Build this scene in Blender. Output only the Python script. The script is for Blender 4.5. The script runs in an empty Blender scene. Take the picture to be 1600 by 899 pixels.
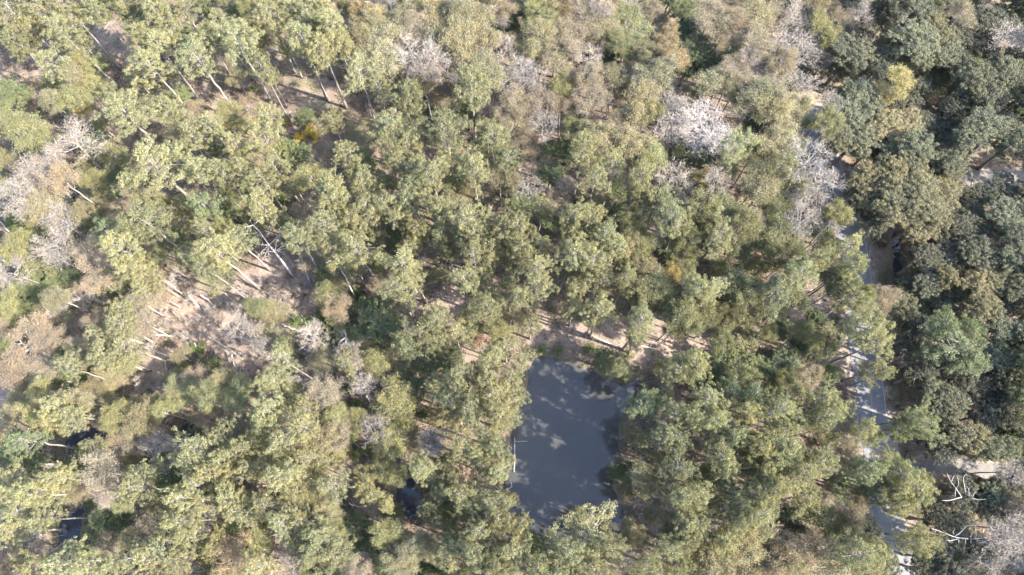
import bpy, math, random, time
import numpy as np
from mathutils import Vector
T0 = time.time()
SC = bpy.context.scene
COL = SC.collection
R = math.radians

# ------------------------------------------------------------------ camera
CAM_H, FPX, TILT = 120.0, 1100.0, R(17.4)
cam = bpy.data.cameras.new('camera'); cam_o = bpy.data.objects.new('camera', cam); COL.objects.link(cam_o)
cam_o.location = (0, 0, CAM_H); cam_o.rotation_euler = (TILT, 0, 0)
cam.sensor_width = 36; cam.lens = 36 * FPX / 1600; cam.clip_start = 1; cam.clip_end = 9000
SC.camera = cam_o
# ------------------------------------------------------------------ sky and sun
SUN_EL, SUN_DX, SUN_DY = R(40), 0.94, -0.34
az = math.atan2(SUN_DX, SUN_DY)
world = bpy.data.worlds.new('World'); SC.world = world; world.use_nodes = True
nt = world.node_tree; bg = nt.nodes['Background']
sky = nt.nodes.new('ShaderNodeTexSky'); sky.sky_type = 'NISHITA'; sky.sun_disc = False
sky.sun_elevation = SUN_EL; sky.sun_rotation = az; sky.air_density = 1.0; sky.dust_density = 1.5
nt.links.new(sky.outputs[0], bg.inputs[0]); bg.inputs[1].default_value = 0.15
sun = bpy.data.lights.new('sun', 'SUN'); sun.energy = 3.35; sun.angle = R(0.6); sun.color = (1.0, 0.93, 0.82)
sun_o = bpy.data.objects.new('sun', sun); COL.objects.link(sun_o)
sd = Vector((SUN_DX, SUN_DY, 0)).normalized() * math.cos(SUN_EL) + Vector((0, 0, math.sin(SUN_EL)))
sun_o.rotation_euler = sd.to_track_quat('Z', 'Y').to_euler()
SC.view_settings.view_transform = 'Standard'; SC.view_settings.look = 'None'
SC.view_settings.exposure = 3.1; SC.view_settings.gamma = 1.0
SC.render.engine = 'CYCLES'
SC.cycles.max_bounces = 7; SC.cycles.transmission_bounces = 4; SC.cycles.diffuse_bounces = 6
SC.cycles.use_denoising = True
random.seed(7); rng = np.random.default_rng(7)

# ------------------------------------------------------------------ helpers
CT, ST = math.cos(TILT), math.sin(TILT)
def at(u, v, z=0.0):
    """world point at height z seen at photo pixel (u, v); also the depth"""
    dx, dy = (u - 800) / FPX, -(v - 449.5) / FPX
    yy = dy * CT + ST; zz = dy * ST - CT
    s = (CAM_H - z) / -zz
    return dx * s, yy * s, s
def P(u, v, z=0.0):
    a = at(u, v, z); return (a[0], a[1])

def mesh_from(name, V, F=None, quads=None, attrs=None, smooth=False):
    """V (n,3); quads (m,4) int array; attrs {name: per-face float array}"""
    me = bpy.data.meshes.new(name)
    V = np.asarray(V, np.float32); q = np.asarray(quads, np.int32)
    m, k = q.shape
    me.vertices.add(len(V)); me.vertices.foreach_set('co', V.ravel())
    me.loops.add(m * k); me.loops.foreach_set('vertex_index', q.ravel())
    me.polygons.add(m); me.polygons.foreach_set('loop_start', np.arange(0, m * k, k, dtype=np.int32))
    me.polygons.foreach_set('loop_total', np.full(m, k, np.int32))
    if smooth: me.polygons.foreach_set('use_smooth', np.ones(m, bool))
    for an, arr in (attrs or {}).items():
        a = me.attributes.new(an, 'FLOAT', 'FACE'); a.data.foreach_set('value', np.asarray(arr, np.float32))
    me.update(); me.validate()
    return me

class Geo:
    def __init__(s): s.V = []; s.Q = []; s.T = []; s.n = 0
    def add(s, V, Q, tone):
        s.V.append(np.asarray(V, float)); s.Q.append(np.asarray(Q, int) + s.n)
        s.T.append(np.broadcast_to(np.asarray(tone, float), (len(Q),)).copy()); s.n += len(V)
    def tube(s, pts, rad, sides=6, tone=0.5):
        pts = np.asarray(pts, float); n = len(pts); rad = np.broadcast_to(rad, (n,))
        V = []
        ring = np.arange(sides) * 2 * math.pi / sides
        for i in range(n):
            t = pts[min(i + 1, n - 1)] - pts[max(i - 1, 0)]; t = t / (np.linalg.norm(t) + 1e-9)
            up = np.array([0, 0, 1.0]) if abs(t[2]) < 0.9 else np.array([1.0, 0, 0])
            a = np.cross(t, up); a /= np.linalg.norm(a); b = np.cross(t, a)
            V.append(pts[i] + rad[i] * (np.cos(ring)[:, None] * a + np.sin(ring)[:, None] * b))
        V = np.concatenate(V); Q = []
        for i in range(n - 1):
            for j in range(sides):
                k = (j + 1) % sides
                Q.append((i * sides + j, i * sides + k, (i + 1) * sides + k, (i + 1) * sides + j))
        # end caps collapse to a point
        c0, c1 = len(V), len(V) + 1
        V = np.concatenate([V, pts[:1], pts[-1:]])
        for j in range(0, sides, 2):
            k, l = (j + 1) % sides, (j + 2) % sides
            Q.append((c0, l, k, j)); o = (n - 1) * sides; Q.append((c1, o + j, o + k, o + l))
        s.add(V, Q, tone)
    def leaves(s, C, N, L, W, tone, up=None):
        """rhomb leaves: centre C, long axis N (unit), length L, width W"""
        C = np.asarray(C); n = len(C)
        rnd = rng.normal(size=(n, 3)) * (1 if up is None else .45) + (0 if up is None else up); B = np.cross(N, rnd); B /= (np.linalg.norm(B, axis=1)[:, None] + 1e-9)
        L = np.broadcast_to(L, (n,))[:, None] / 2; W = np.broadcast_to(W, (n,))[:, None] / 2
        V = np.stack([C - N * L, C + B * W, C + N * L, C - B * W], 1).reshape(-1, 3)
        s.add(V, np.arange(4 * n).reshape(n, 4), tone)
    def mesh(s, name, smooth=False):
        return mesh_from(name, np.concatenate(s.V), quads=np.concatenate(s.Q), attrs={'tone': np.concatenate(s.T)}, smooth=smooth)

def unit(n):
    v = rng.normal(size=(n, 3)); return v / np.linalg.norm(v, axis=1)[:, None]

def tag(o, label=None, cat=None, group=None, kind=None):
    if label: o['label'] = label
    if cat: o['category'] = cat
    if group: o['group'] = group
    if kind: o['kind'] = kind
    return o
def link(name, me, mat=None, parent=None):
    o = bpy.data.objects.new(name, me); COL.objects.link(o)
    if mat is not None and len(me.materials) == 0: me.materials.append(mat)
    if parent: o.parent = parent
    return o

# ------------------------------------------------------------------ materials
def new_mat(name):
    m = bpy.data.materials.new(name); m.use_nodes = True; nt = m.node_tree
    return m, nt, nt.nodes['Principled BSDF'], nt.nodes['Material Output']
def node(nt, t, **kw):
    n = nt.nodes.new(t)
    for k, v in kw.items(): setattr(n, k, v)
    return n
def mixc(nt, fac, a, b, mode='MIX'):
    m = node(nt, 'ShaderNodeMix', data_type='RGBA', blend_type=mode)
    for sock, v in ((m.inputs[0], fac), (m.inputs[6], a), (m.inputs[7], b)):
        if hasattr(v, 'is_linked') or isinstance(v, bpy.types.NodeSocket): nt.links.new(v, sock)
        elif isinstance(v, (int, float)): sock.default_value = v
        else: sock.default_value = (*v, 1)
    return m.outputs[2]
def noise(nt, vec, scale, detail=4, rough=0.55):
    n = node(nt, 'ShaderNodeTexNoise'); n.inputs['Scale'].default_value = scale; n.inputs['Detail'].default_value = detail
    n.inputs['Roughness'].default_value = rough
    if vec is not None: nt.links.new(vec, n.inputs['Vector'])
    return n.outputs['Fac']
def ramp(nt, fac, stops):
    r = node(nt, 'ShaderNodeValToRGB'); nt.links.new(fac, r.inputs[0])
    e = r.color_ramp.elements
    while len(e) < len(stops): e.new(0.5)
    for i, (p, c) in enumerate(stops):
        e[i].position = p; e[i].color = (c, c, c, 1) if isinstance(c, (int, float)) else (*c, 1)
    return r.outputs[0]
def mathn(nt, op, a, b):
    m = node(nt, 'ShaderNodeMath', operation=op)
    for i, v in enumerate((a, b)):
        if isinstance(v, bpy.types.NodeSocket): nt.links.new(v, m.inputs[i])
        else: m.inputs[i].default_value = v
    return m.outputs[0]
def geopos(nt): return node(nt, 'ShaderNodeNewGeometry').outputs['Position']

def foliage_mat(name, trans=0.35, spread=0.5):
    """object colour x per-leaf tone; thin leaves let some light through"""
    m, nt, pb, out = new_mat(name)
    oi = node(nt, 'ShaderNodeObjectInfo'); at_ = node(nt, 'ShaderNodeAttribute', attribute_name='tone')
    f = ramp(nt, at_.outputs['Fac'], [(0.0, (1 - spread,) * 3), (0.5, (1.0, 1.0, 1.0)), (1.0, (1 + spread, 1 + spread * .92, 1 + spread * .55))])
    n = noise(nt, geopos(nt), 0.55, 3)
    v = ramp(nt, n, [(0.3, (0.86, 0.9, 0.98)), (0.7, (1.16, 1.1, 0.98))])
    c = mixc(nt, 1.0, mixc(nt, 1.0, oi.outputs['Color'], f, 'MULTIPLY'), v, 'MULTIPLY')
    nt.links.new(c, pb.inputs['Base Color']); pb.inputs['Roughness'].default_value = 0.55
    pb.inputs['Specular IOR Level'].default_value = 0.35
    tr = node(nt, 'ShaderNodeBsdfTranslucent'); nt.links.new(mixc(nt, 1.0, c, (1.15, 1.2, 0.6), 'MULTIPLY'), tr.inputs[0])
    ms = node(nt, 'ShaderNodeMixShader'); ms.inputs[0].default_value = trans
    nt.links.new(pb.outputs[0], ms.inputs[1]); nt.links.new(tr.outputs[0], ms.inputs[2]); nt.links.new(ms.outputs[0], out.inputs[0])
    return m
M_LEAF = foliage_mat('foliage', 0.40, 0.40)
M_TWIG = foliage_mat('twigs', 0.0, 0.35)

def bark_mat():
    m, nt, pb, out = new_mat('bark')
    oi = node(nt, 'ShaderNodeObjectInfo'); tc = node(nt, 'ShaderNodeTexCoord')
    mp = node(nt, 'ShaderNodeMapping'); nt.links.new(tc.outputs['Object'], mp.inputs[0]); mp.inputs['Scale'].default_value = (6, 6, 0.9)
    n = noise(nt, mp.outputs[0], 1.6, 6, 0.65)
    f = ramp(nt, n, [(0.3, (0.5, 0.48, 0.46)), (0.55, (1, 1, 1)), (0.75, (1.3, 1.28, 1.26))])
    c = mixc(nt, 1.0, oi.outputs['Color'], f, 'MULTIPLY'); nt.links.new(c, pb.inputs['Base Color'])
    pb.inputs['Roughness'].default_value = 0.9
    b = node(nt, 'ShaderNodeBump'); b.inputs['Strength'].default_value = 0.5; nt.links.new(n, b.inputs['Height']); nt.links.new(b.outputs[0], pb.inputs['Normal'])
    return m
M_BARK = bark_mat()

# ------------------------------------------------------------------ terrain description (photo pixels on the ground)
POND = [(836,556),(880,562),(918,574),(950,592),(978,596),(1004,596),(1002,612),(982,626),(972,650),(970,690),(962,730),(962,770),(976,800),(972,835),(930,862),(872,872),(832,852),(806,822),(786,780),(786,730),(796,690),(806,640),(824,592)]
POOLS = {'pool_a': [(100,690),(125,675),(150,668),(172,672),(170,688),(140,700),(112,706)],
         'pool_b': [(90,842),(94,812),(106,800),(122,792),(130,800),(124,815),(128,845),(108,852)],
         'pool_c': [(622,760),(645,748),(656,775),(652,805),(632,808),(620,785)],
         'pool_d': [(275,690),(285,665),(305,655),(312,668),(298,685),(285,705)],
         'ditch': [(1394,372),(1401,364),(1408,385),(1406,402),(1411,420),(1403,432),(1397,418),(1399,400)]}
ROAD = [(1262,170),(1290,245),(1308,300),(1326,352),(1338,410),(1344,470),(1348,530),(1358,600),(1366,665),(1376,730),(1388,800),(1402,860),(1412,905),(1424,960)]
DRIVE1 = [(1322,272),(1370,283),(1430,288),(1500,282),(1560,277),(1640,276)]
DRIVE2 = [(1392,742),(1420,738),(1460,726),(1510,731),(1560,736),(1640,735)]
SAND = [(352,168,34,1.0),(320,140,16,.6),(275,480,60,.8),(310,500,60,1),(430,425,44,1),(470,460,46,1),(395,450,40,1),(350,480,46,1),(540,590,26,.7),(490,580,34,.8),(250,590,44,.9),(20,612,46,1),(250,560,34,.9),(640,490,30,.9),(700,480,40,1),
        (740,560,26,.6),(850,522,40,.8),(900,520,36,.9),(960,522,36,.9),(1000,540,44,1),(1040,530,46,1),(1080,535,40,1),(1110,530,30,.8),(1260,480,40,.8),(1330,275,26,1),(1370,600,20,.5),(1310,575,36,.7),(1325,700,30,.8),
        (1530,262,40,.5),(580,860,40,.6),(590,805,26,.8),(570,790,22,.7),(450,850,30,.7),(820,250,40,.5),(850,220,40,.5),(1010,690,44,.7),(1030,790,50,.7),(1050,650,44,.6),(1140,790,30,.8),(1375,400,16,.5),
        (1430,30,50,.3),(1150,160,40,.6),(1180,130,30,.5),(430,600,40,.6),(700,620,30,.5),(510,740,50,.5),(440,700,50,.5),(600,880,30,.5),(380,550,50,.7),(60,130,40,.6),(240,860,30,.4),(160,50,36,.5),(215,80,36,.5),(500,150,50,.4),(820,330,24,.6),(1020,370,30,.6),
        (790,150,60,.4),(560,120,30,.4),(1385,620,24,.5)]

def poly_sd(pts, poly):
    """signed distance (inside negative) of pts (n,2) to polygon"""
    poly = np.asarray(poly, float); d = np.full(len(pts), 1e9); ins = np.zeros(len(pts), bool)
    for i in range(len(poly)):
        a, b = poly[i], poly[(i + 1) % len(poly)]; e = b - a; w = pts - a
        t = np.clip((w @ e) / (e @ e), 0, 1); d = np.minimum(d, np.linalg.norm(w - t[:, None] * e, axis=1))
        c = ((a[1] <= pts[:, 1]) & (b[1] > pts[:, 1])) | ((b[1] <= pts[:, 1]) & (a[1] > pts[:, 1]))
        x = a[0] + (pts[:, 1] - a[1]) / (e[1] if abs(e[1]) > 1e-9 else 1e-9) * e[0]
        ins ^= c & (pts[:, 0] < x)
    return np.where(ins, -d, d)
def line_d(pts, line):
    line = np.asarray(line, float); d = np.full(len(pts), 1e9)
    for i in range(len(line) - 1):
        a, b = line[i], line[i + 1]; e = b - a; w = pts - a; t = np.clip((w @ e) / (e @ e), 0, 1)
        d = np.minimum(d, np.linalg.norm(w - t[:, None] * e, axis=1))
    return d
def smooth_poly(poly, k=6):
    """closed Catmull-Rom"""
    p = np.asarray(poly, float); n = len(p); out = []
    for i in range(n):
        a, b, c, d = p[i - 1], p[i], p[(i + 1) % n], p[(i + 2) % n]
        for j in range(k):
            t = j / k; out.append(0.5 * (2 * b + (c - a) * t + (2 * a - 5 * b + 4 * c - d) * t * t + (3 * b - a - 3 * c + d) * t ** 3))
    return np.array(out)
def smooth_line(line, k=8):
    p = np.asarray(line, float); n = len(p); out = []
    for i in range(n - 1):
        a, b, c, d = p[max(i - 1, 0)], p[i], p[i + 1], p[min(i + 2, n - 1)]
        for j in range(k):
            t = j / k; out.append(0.5 * (2 * b + (c - a) * t + (2 * a - 5 * b + 4 * c - d) * t * t + (3 * b - a - 3 * c + d) * t ** 3))
    out.append(p[-1]); return np.array(out)
W_POND = smooth_poly([P(*q, -0.6) for q in POND]); W_POOLS = {k: smooth_poly([P(*q) for q in v]) for k, v in POOLS.items()}
W_ROAD = smooth_line([P(*q) for q in ROAD]); W_D1 = smooth_line([P(*q) for q in DRIVE1]); W_D2 = smooth_line([P(*q) for q in DRIVE2])
W_SAND = [(*P(u, v), r * at(u, v)[2] / FPX, s) for u, v, r, s in SAND]
def vnoise(x, y, s, seed=0):
    """cheap smooth value noise"""
    x = x / s + 100 + seed * 17.3; y = y / s + 100 + seed * 9.1
    g = np.random.default_rng(seed + 50).random((512, 512))
    xi = np.floor(x).astype(int); yi = np.floor(y).astype(int); fx = x - xi; fy = y - yi
    fx = fx * fx * (3 - 2 * fx); fy = fy * fy * (3 - 2 * fy); h = lambda a, b: g[a % 512, b % 512]
    return (h(xi, yi) * (1 - fx) + h(xi + 1, yi) * fx) * (1 - fy) + (h(xi, yi + 1) * (1 - fx) + h(xi + 1, yi + 1) * fx) * fy
def ss(a, b, x): t = np.clip((x - a) / (b - a), 0, 1); return t * t * (3 - 2 * t)
def ground_z(pts):
    x, y = pts[:, 0], pts[:, 1]
    z = (vnoise(x, y, 9, 1) - .5) * .5 + (vnoise(x, y, 2.2, 2) - .5) * .18
    near = np.minimum(np.minimum(line_d(pts, W_ROAD), line_d(pts, W_D1)), line_d(pts, W_D2))
    z *= ss(2.8, 6.5, near)
    sdp = poly_sd(pts, W_POND) + (vnoise(x, y, 1.6, 8) - .5) * 1.3; z = z * ss(0, 3, sdp) - 1.6 * (1 - ss(-2.2, 1.3, sdp))
    for w in W_POOLS.values():
        sd_ = poly_sd(pts, w); z = z * ss(0, 1.5, sd_) - 0.8 * (1 - ss(-0.9, 0.9, sd_))
    return z

# ground sheet
fx = np.arange(-135, 150, 0.6); fy = np.arange(-30, 135, 0.6)
far = np.array([2., 6, 14, 30, 70, 160, 400, 900, 1500])
gx = np.concatenate([fx[0] - far[::-1], fx, fx[-1] + far]); gy = np.concatenate([fy[0] - far[::-1], fy, fy[-1] + far])
X, Y = np.meshgrid(gx, gy); pts = np.stack([X.ravel(), Y.ravel()], 1)
Z = ground_z(pts); nx, ny = len(gx), len(gy)
i = np.arange(nx - 1)[None] + nx * np.arange(ny - 1)[:, None]; q = np.stack([i, i + 1, i + nx + 1, i + nx], -1).reshape(-1, 4)
me = mesh_from('ground', np.column_stack([pts, Z]), quads=q, smooth=True)
sandv = np.zeros(len(pts))
for x, y, r, s in W_SAND:
    sandv = np.maximum(sandv, s * (1 - ss(.35, 1.15, np.hypot(pts[:, 0] - x, (pts[:, 1] - y)) / r)))
rd = line_d(pts, W_ROAD); dd = np.minimum(line_d(pts, W_D1), line_d(pts, W_D2))
verge = np.maximum(1 - ss(2.6, 4.6, rd), .8 * (1 - ss(1.4, 2.6, dd)))
bank = 1 - ss(0.0, 1.6, np.minimum(poly_sd(pts, W_POND), np.min([poly_sd(pts, w) for w in W_POOLS.values()], 0)))
for an, arr in (('sand', sandv), ('verge', verge), ('bank', bank)):
    a = me.attributes.new(an, 'FLOAT', 'POINT'); a.data.foreach_set('value', arr.astype(np.float32))
m, nt, pb, out = new_mat('forest_floor'); pos = geopos(nt)
A = lambda n: node(nt, 'ShaderNodeAttribute', attribute_name=n).outputs['Fac']
litter = mixc(nt, ramp(nt, noise(nt, pos, .35, 6), [(.36, 0.), (.64, 1.)]), (0.05, 0.038, 0.03), (0.13, 0.09, 0.068))
litter = mixc(nt, ramp(nt, noise(nt, pos, .22, 4), [(.5, 0.), (.68, .7)]), litter, (0.10, 0.10, 0.045))
straw = mixc(nt, ramp(nt, noise(nt, pos, 1.3, 7, .7), [(.3, 0.), (.7, 1.)]), (0.092, 0.066, 0.050), (0.20, 0.155, 0.122))
c = mixc(nt, ramp(nt, mathn(nt, 'ADD', A('sand'), mathn(nt, 'MULTIPLY', mathn(nt, 'SUBTRACT', noise(nt, pos, .8, 7, .7), .5), 1.6)), [(.2, 0.), (.8, 1.)]), litter, straw)
vc = mixc(nt, ramp(nt, noise(nt, pos, .9, 6, .7), [(.4, 0.), (.62, 1.)]), (0.10, 0.07, 0.05), (0.24, 0.20, 0.165))
c = mixc(nt, A('verge'), c, vc)
c = mixc(nt, ramp(nt, A('bank'), [(.2, 0.), (.9, 1.)]), c, (0.075, 0.06, 0.04))
fine = ramp(nt, noise(nt, pos, 4, 6, .85), [(.28, .45), (.5, 1.), (.75, 1.5)]); c = mixc(nt, 1.0, c, fine, 'MULTIPLY')
nt.links.new(c, pb.inputs['Base Color']); pb.inputs['Roughness'].default_value = .95
b = node(nt, 'ShaderNodeBump'); b.inputs['Strength'].default_value = .7; b.inputs['Distance'].default_value = .15
nt.links.new(noise(nt, pos, 3.5, 8, .75), b.inputs['Height']); nt.links.new(b.outputs[0], pb.inputs['Normal'])
tag(link('ground', me, m), kind='structure')

# pond and pools
def water_mat(name, deep, rough):
    m, nt, pb, out = new_mat(name); pos = geopos(nt)
    c = mixc(nt, ramp(nt, noise(nt, pos, .13, 4), [(.35, 0.), (.65, 1.)]), deep, tuple(v * 1.18 for v in deep))
    nt.links.new(c, pb.inputs['Base Color']); pb.inputs['Roughness'].default_value = rough; pb.inputs['IOR'].default_value = 1.33
    b = node(nt, 'ShaderNodeBump'); b.inputs['Strength'].default_value = .08; b.inputs['Distance'].default_value = .1
    nt.links.new(noise(nt, pos, 1.6, 3), b.inputs['Height']); nt.links.new(b.outputs[0], pb.inputs['Normal'])
    return m
def sheet(name, poly, z, mat, grow=0.0):
    import bmesh
    bm = bmesh.new(); c = poly.mean(0)
    vs = [bm.verts.new((*(p + (p - c) / np.linalg.norm(p - c) * grow), z)) for p in poly]
    f = bm.faces.new(vs)
    if f.normal.z < 0: f.normal_flip()
    bmesh.ops.triangulate(bm, faces=bm.faces[:]); me = bpy.data.meshes.new(name); bm.to_mesh(me); bm.free()
    return tag(link(name, me, mat), kind='structure')
sheet('pond_water', W_POND, -0.62, water_mat('pond_water', (0.036, 0.035, 0.033), 0.05), 0.9)
M_POOL = water_mat('pool_water', (0.026, 0.028, 0.034), 0.06)
for k, w in W_POOLS.items(): sheet('ditch_water' if k == 'ditch' else 'woodland_pool', w, -0.36, M_POOL, 0.3)

# road and drives
def strip(name, line, o0, o1, z, mat, u_jit=0.0, seed=0):
    line = np.asarray(line); t = np.gradient(line, axis=0); t /= np.linalg.norm(t, axis=1)[:, None]; nrm = np.stack([t[:, 1], -t[:, 0]], 1)
    r_ = np.random.default_rng(seed); j = lambda: r_.normal(0, u_jit, (len(line), 1))
    a = line + nrm * (o0 + j()); b_ = line + nrm * (o1 + j()); n = len(line)
    V = np.concatenate([np.column_stack([a, np.full(n, z)]), np.column_stack([b_, np.full(n, z)])])
    q = np.array([(i, n + i, n + i + 1, i + 1) for i in range(n - 1)])[:, ::-1]
    me = mesh_from(name, V, quads=q); return tag(link(name, me, mat), kind='structure')
def road_mat(name, a, b_, bump=.2):
    m, nt, pb, out = new_mat(name); pos = geopos(nt)
    c = mixc(nt, ramp(nt, noise(nt, pos, .5, 6, .65), [(.35, 0.), (.65, 1.)]), a, b_)
    c = mixc(nt, ramp(nt, noise(nt, pos, 2.2, 6, .75), [(.56, 0.), (.72, .6)]), c, (.26, .17, .12))
    c = mixc(nt, 1., c, ramp(nt, noise(nt, pos, 14, 3), [(.2, .8), (.8, 1.15)]), 'MULTIPLY')
    nt.links.new(c, pb.inputs['Base Color']); pb.inputs['Roughness'].default_value = .85
    return m
lw = smooth_line([tuple(p) for p in W_ROAD], 3)
strip('road', lw, -2.45, 2.45, 0.05, road_mat('worn_asphalt', (.085, .087, .094), (.135, .134, .136)), .04, 3)
strip('road_centre_line', lw, -0.06, 0.06, 0.054, road_mat('worn_yellow_paint', (.24, .19, .12), (.19, .17, .14)))
strip('road_edge_line', lw, -2.34, -2.2, 0.054, road_mat('edge_paint', (.30, .29, .28), (.15, .15, .15)))
M_GRAV = road_mat('pale_gravel', (.065, .06, .058), (.12, .11, .10))
strip('gravel_track', smooth_line([tuple(p) for p in W_D1], 3), -1.5, 1.5, 0.04, M_GRAV, .18, 5)
strip('gravel_track', smooth_line([tuple(p) for p in W_D2], 3), -1.05, 1.05, 0.04, M_GRAV, .2, 6)

# ------------------------------------------------------------------ tree builders.  Every prototype: crown radius 3 m, crown centre at 0.84*20 m
def sway_trunk(h, r0, r1, lean=.25, n=9):
    a = rng.random() * 6.28; k = rng.normal(0, .12, (n, 2)); k[0] = 0
    z = np.linspace(-.3, h, n); off = np.outer(z / h, [math.cos(a), math.sin(a)]) * lean + k * (z / h)[:, None]
    return np.column_stack([off, z]), np.linspace(r0, r1, n) * (1 + .25 * np.exp(-np.linspace(0, 9, n)))
def pine_parts(seed, dens=1.0, sparse=0.0):
    global rng
    rng = np.random.default_rng(seed)
    H = 20.0; tr = Geo(); li = Geo(); cr = Geo()
    tp, rr = sway_trunk(H - 1.6, .24, .07, .3, 11); tr.tube(tp, rr, 7)
    zc = 16.8; nb = int(rng.integers(30, 36))
    lob = rng.uniform(0, 6.28, 3); la = rng.uniform(.15, .5, 3)
    for k in range(nb):
        f = (k + .5) / nb; z = zc - 3.0 + 6.0 * f + rng.normal(0, .15)
        a = k * 2.4 + rng.normal(0, .35)
        prof = math.sqrt(max(0.03, 1 - ((z - zc + .9) / 4.2) ** 2)) if z > zc - .9 else 1 - .25 * (zc - .9 - z) / 2.2
        ln = 3.0 * prof * rng.uniform(.62, 1.08) * (1 + sum(la[i] * math.cos((i + 1) * a + lob[i]) for i in range(3)) * .6)
        rise = rng.uniform(.05, .45) * ln
        p0 = np.array([0, 0, z - .3 * rise]); p1 = np.array([math.cos(a) * ln, math.sin(a) * ln, z + .5 * rise])
        mid = (p0 + p1) / 2 + rng.normal(0, .12, 3); li.tube([p0, mid, p0 + (p1 - p0) * .85], [.05, .03, .012], 3)
        nt_ = int(5 + ln * 3.4)
        for j in range(nt_):
            t = rng.uniform(.38, 1.03) if j else 1.0
            side = rng.normal(0, .5 * (1.1 - .4 * t)); c = p0 + (p1 - p0) * t + np.array([-math.sin(a) * side, math.cos(a) * side, rng.normal(.1, .2)])
            rad = rng.uniform(.22, .48); n = int(88 * dens * (rad / .5) ** 2)
            if rng.random() < sparse: continue
            d = unit(n); d[:, 2] = d[:, 2] * .8 + .22; rr_ = rad * rng.uniform(.35, 1.0, n)[:, None]
            C = c + d * rr_ * np.array([1, 1, .72])
            N = np.cross(d, unit(n)) + d * rng.uniform(-.2, .7, n)[:, None]; N /= np.linalg.norm(N, axis=1)[:, None]
            tt = np.clip(.5 + rng.normal(0, .09) + rng.normal(0, .13, n) , 0, 1)
            cr.leaves(C, N, rng.uniform(.13, .26, n), rng.uniform(.045, .095, n), tt, d)
    n = int(120 * dens); d = unit(n); C = np.array([tp[-1][0], tp[-1][1], zc + 3.0]) + d * rng.uniform(.1, .8, n)[:, None]; cr.leaves(C, d, .34, .13, np.clip(rng.normal(.55, .15, n), 0, 1))
    return tr.mesh('pine_trunk', True), li.mesh('pine_limbs'), cr.mesh('pine_crown')

def branch_tree(g_tr, g_li, H, zc, Rr, seed, rise=.5, flat=.75, r0=.2, tips=5, depth=3):
    """limbs that fork outwards to fill a dome of radius Rr centred at zc; returns tip points and their directions"""
    tp, rr = sway_trunk(zc - Rr * .55, r0, r0 * .62, .4, 8); g_tr.tube(tp, rr, 7)
    out = []
    def grow(p, d, L, r, lev):
        n = 3; pts = [p]; q = p.copy(); dd = d.copy()
        for i in range(n):
            dd = dd + rng.normal(0, .16, 3) + np.array([0, 0, .05]); dd /= np.linalg.norm(dd); q = q + dd * L / n; pts.append(q.copy())
        g_li.tube(pts, np.linspace(r, r * .55, n + 1), 5 if lev < 2 else 3, .5)
        if lev >= 1: out.append((pts[1], dd)); out.append((pts[2], dd))
        if lev == depth: out.append((q, dd)); return
        k = rng.integers(2, 4) if lev else rng.integers(3, 5)
        for j in range(k):
            nd = dd + unit(1)[0] * .75; nd[2] = nd[2] * .7 + .12; nd /= np.linalg.norm(nd)
            grow(q.copy() if j else pts[2].copy(), nd, L * rng.uniform(.62, .85), r * .56, lev + 1)
    nb = 6; ph = rng.uniform(0, 6.28)
    for j in range(nb):
        a = ph + j * 6.28 / nb + rng.normal(0, .25); e = rng.uniform(.2, 1.1)
        d = np.array([math.cos(a) * math.cos(e), math.sin(a) * math.cos(e), math.sin(e)])
        t = tp[-1] if j % 2 else tp[-2] * .5 + tp[-1] * .5
        grow(t.copy(), d, Rr * .42, r0 * .5, 0)
    P_ = np.array([o[0] for o in out]); D_ = np.array([o[1] for o in out])
    # squeeze what strays out of the dome
    return P_, D_
def hard_parts(seed, leaves=1.0, twigs=1.0, twig_w=.035, leaf=(.155, .105), clump=.55, H=20.0):
    global rng
    rng = np.random.default_rng(seed); tr, li, cr = Geo(), Geo(), Geo(); zc = 16.0
    Pp, Dd = branch_tree(tr, li, H, zc, 3.0, seed, r0=.17)
    hor = np.hypot(Pp[:, 0], Pp[:, 1]); s = 3.05 / np.percentile(hor, 96)
    def twg(n, L, w, spread, tone):
        i = rng.integers(0, len(Pp), n); N = Dd[i] * .8 + unit(n) * spread; N[:, 2] += .25; N /= np.linalg.norm(N, axis=1)[:, None]
        l = rng.uniform(.4, 1, n) * L; B = Pp[i] + rng.normal(0, .12, (n, 3)); cr.leaves(B + N * l[:, None] / 2, N, l, w, tone(n)); return B + N * l[:, None]
    e = twg(int(1000 * twigs), 1.15, twig_w * 1.3, .7, lambda n: np.clip(rng.normal(.5, .2, n), 0, 1))
    n2 = int(1900 * twigs); b = e[rng.integers(0, len(e), n2)]; N = unit(n2); N[:, 2] = abs(N[:, 2]) * .6; N /= np.linalg.norm(N, axis=1)[:, None]
    l = rng.uniform(.25, .6, n2); cr.leaves(b + N * l[:, None] / 2, N, l, twig_w, np.clip(rng.normal(.5, .2, n2), 0, 1))
    if leaves > 0:
        nc = int(300); ci = e[rng.integers(0, len(e), nc)]; tone_c = rng.normal(.5, .16, nc)
        n = int(13000 * leaves); k = rng.integers(0, nc, n); d = rng.normal(0, clump * .5, (n, 3)); d[:, 2] *= .6
        N = unit(n); cr.leaves(ci[k] + d, N, rng.uniform(.7, 1.3, n) * leaf[0], rng.uniform(.7, 1.3, n) * leaf[1], np.clip(tone_c[k] + rng.normal(0, .13, n), 0, 1))
    mm = []
    for g, nm in ((tr, 'trunk'), (li, 'limbs'), (cr, 'crown')):
        if nm != 'trunk':
            g.V = [v * np.array([s, s, 1]) for v in g.V]
        mm.append(g.mesh('hardwood_' + nm, nm == 'trunk'))
    return mm
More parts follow.
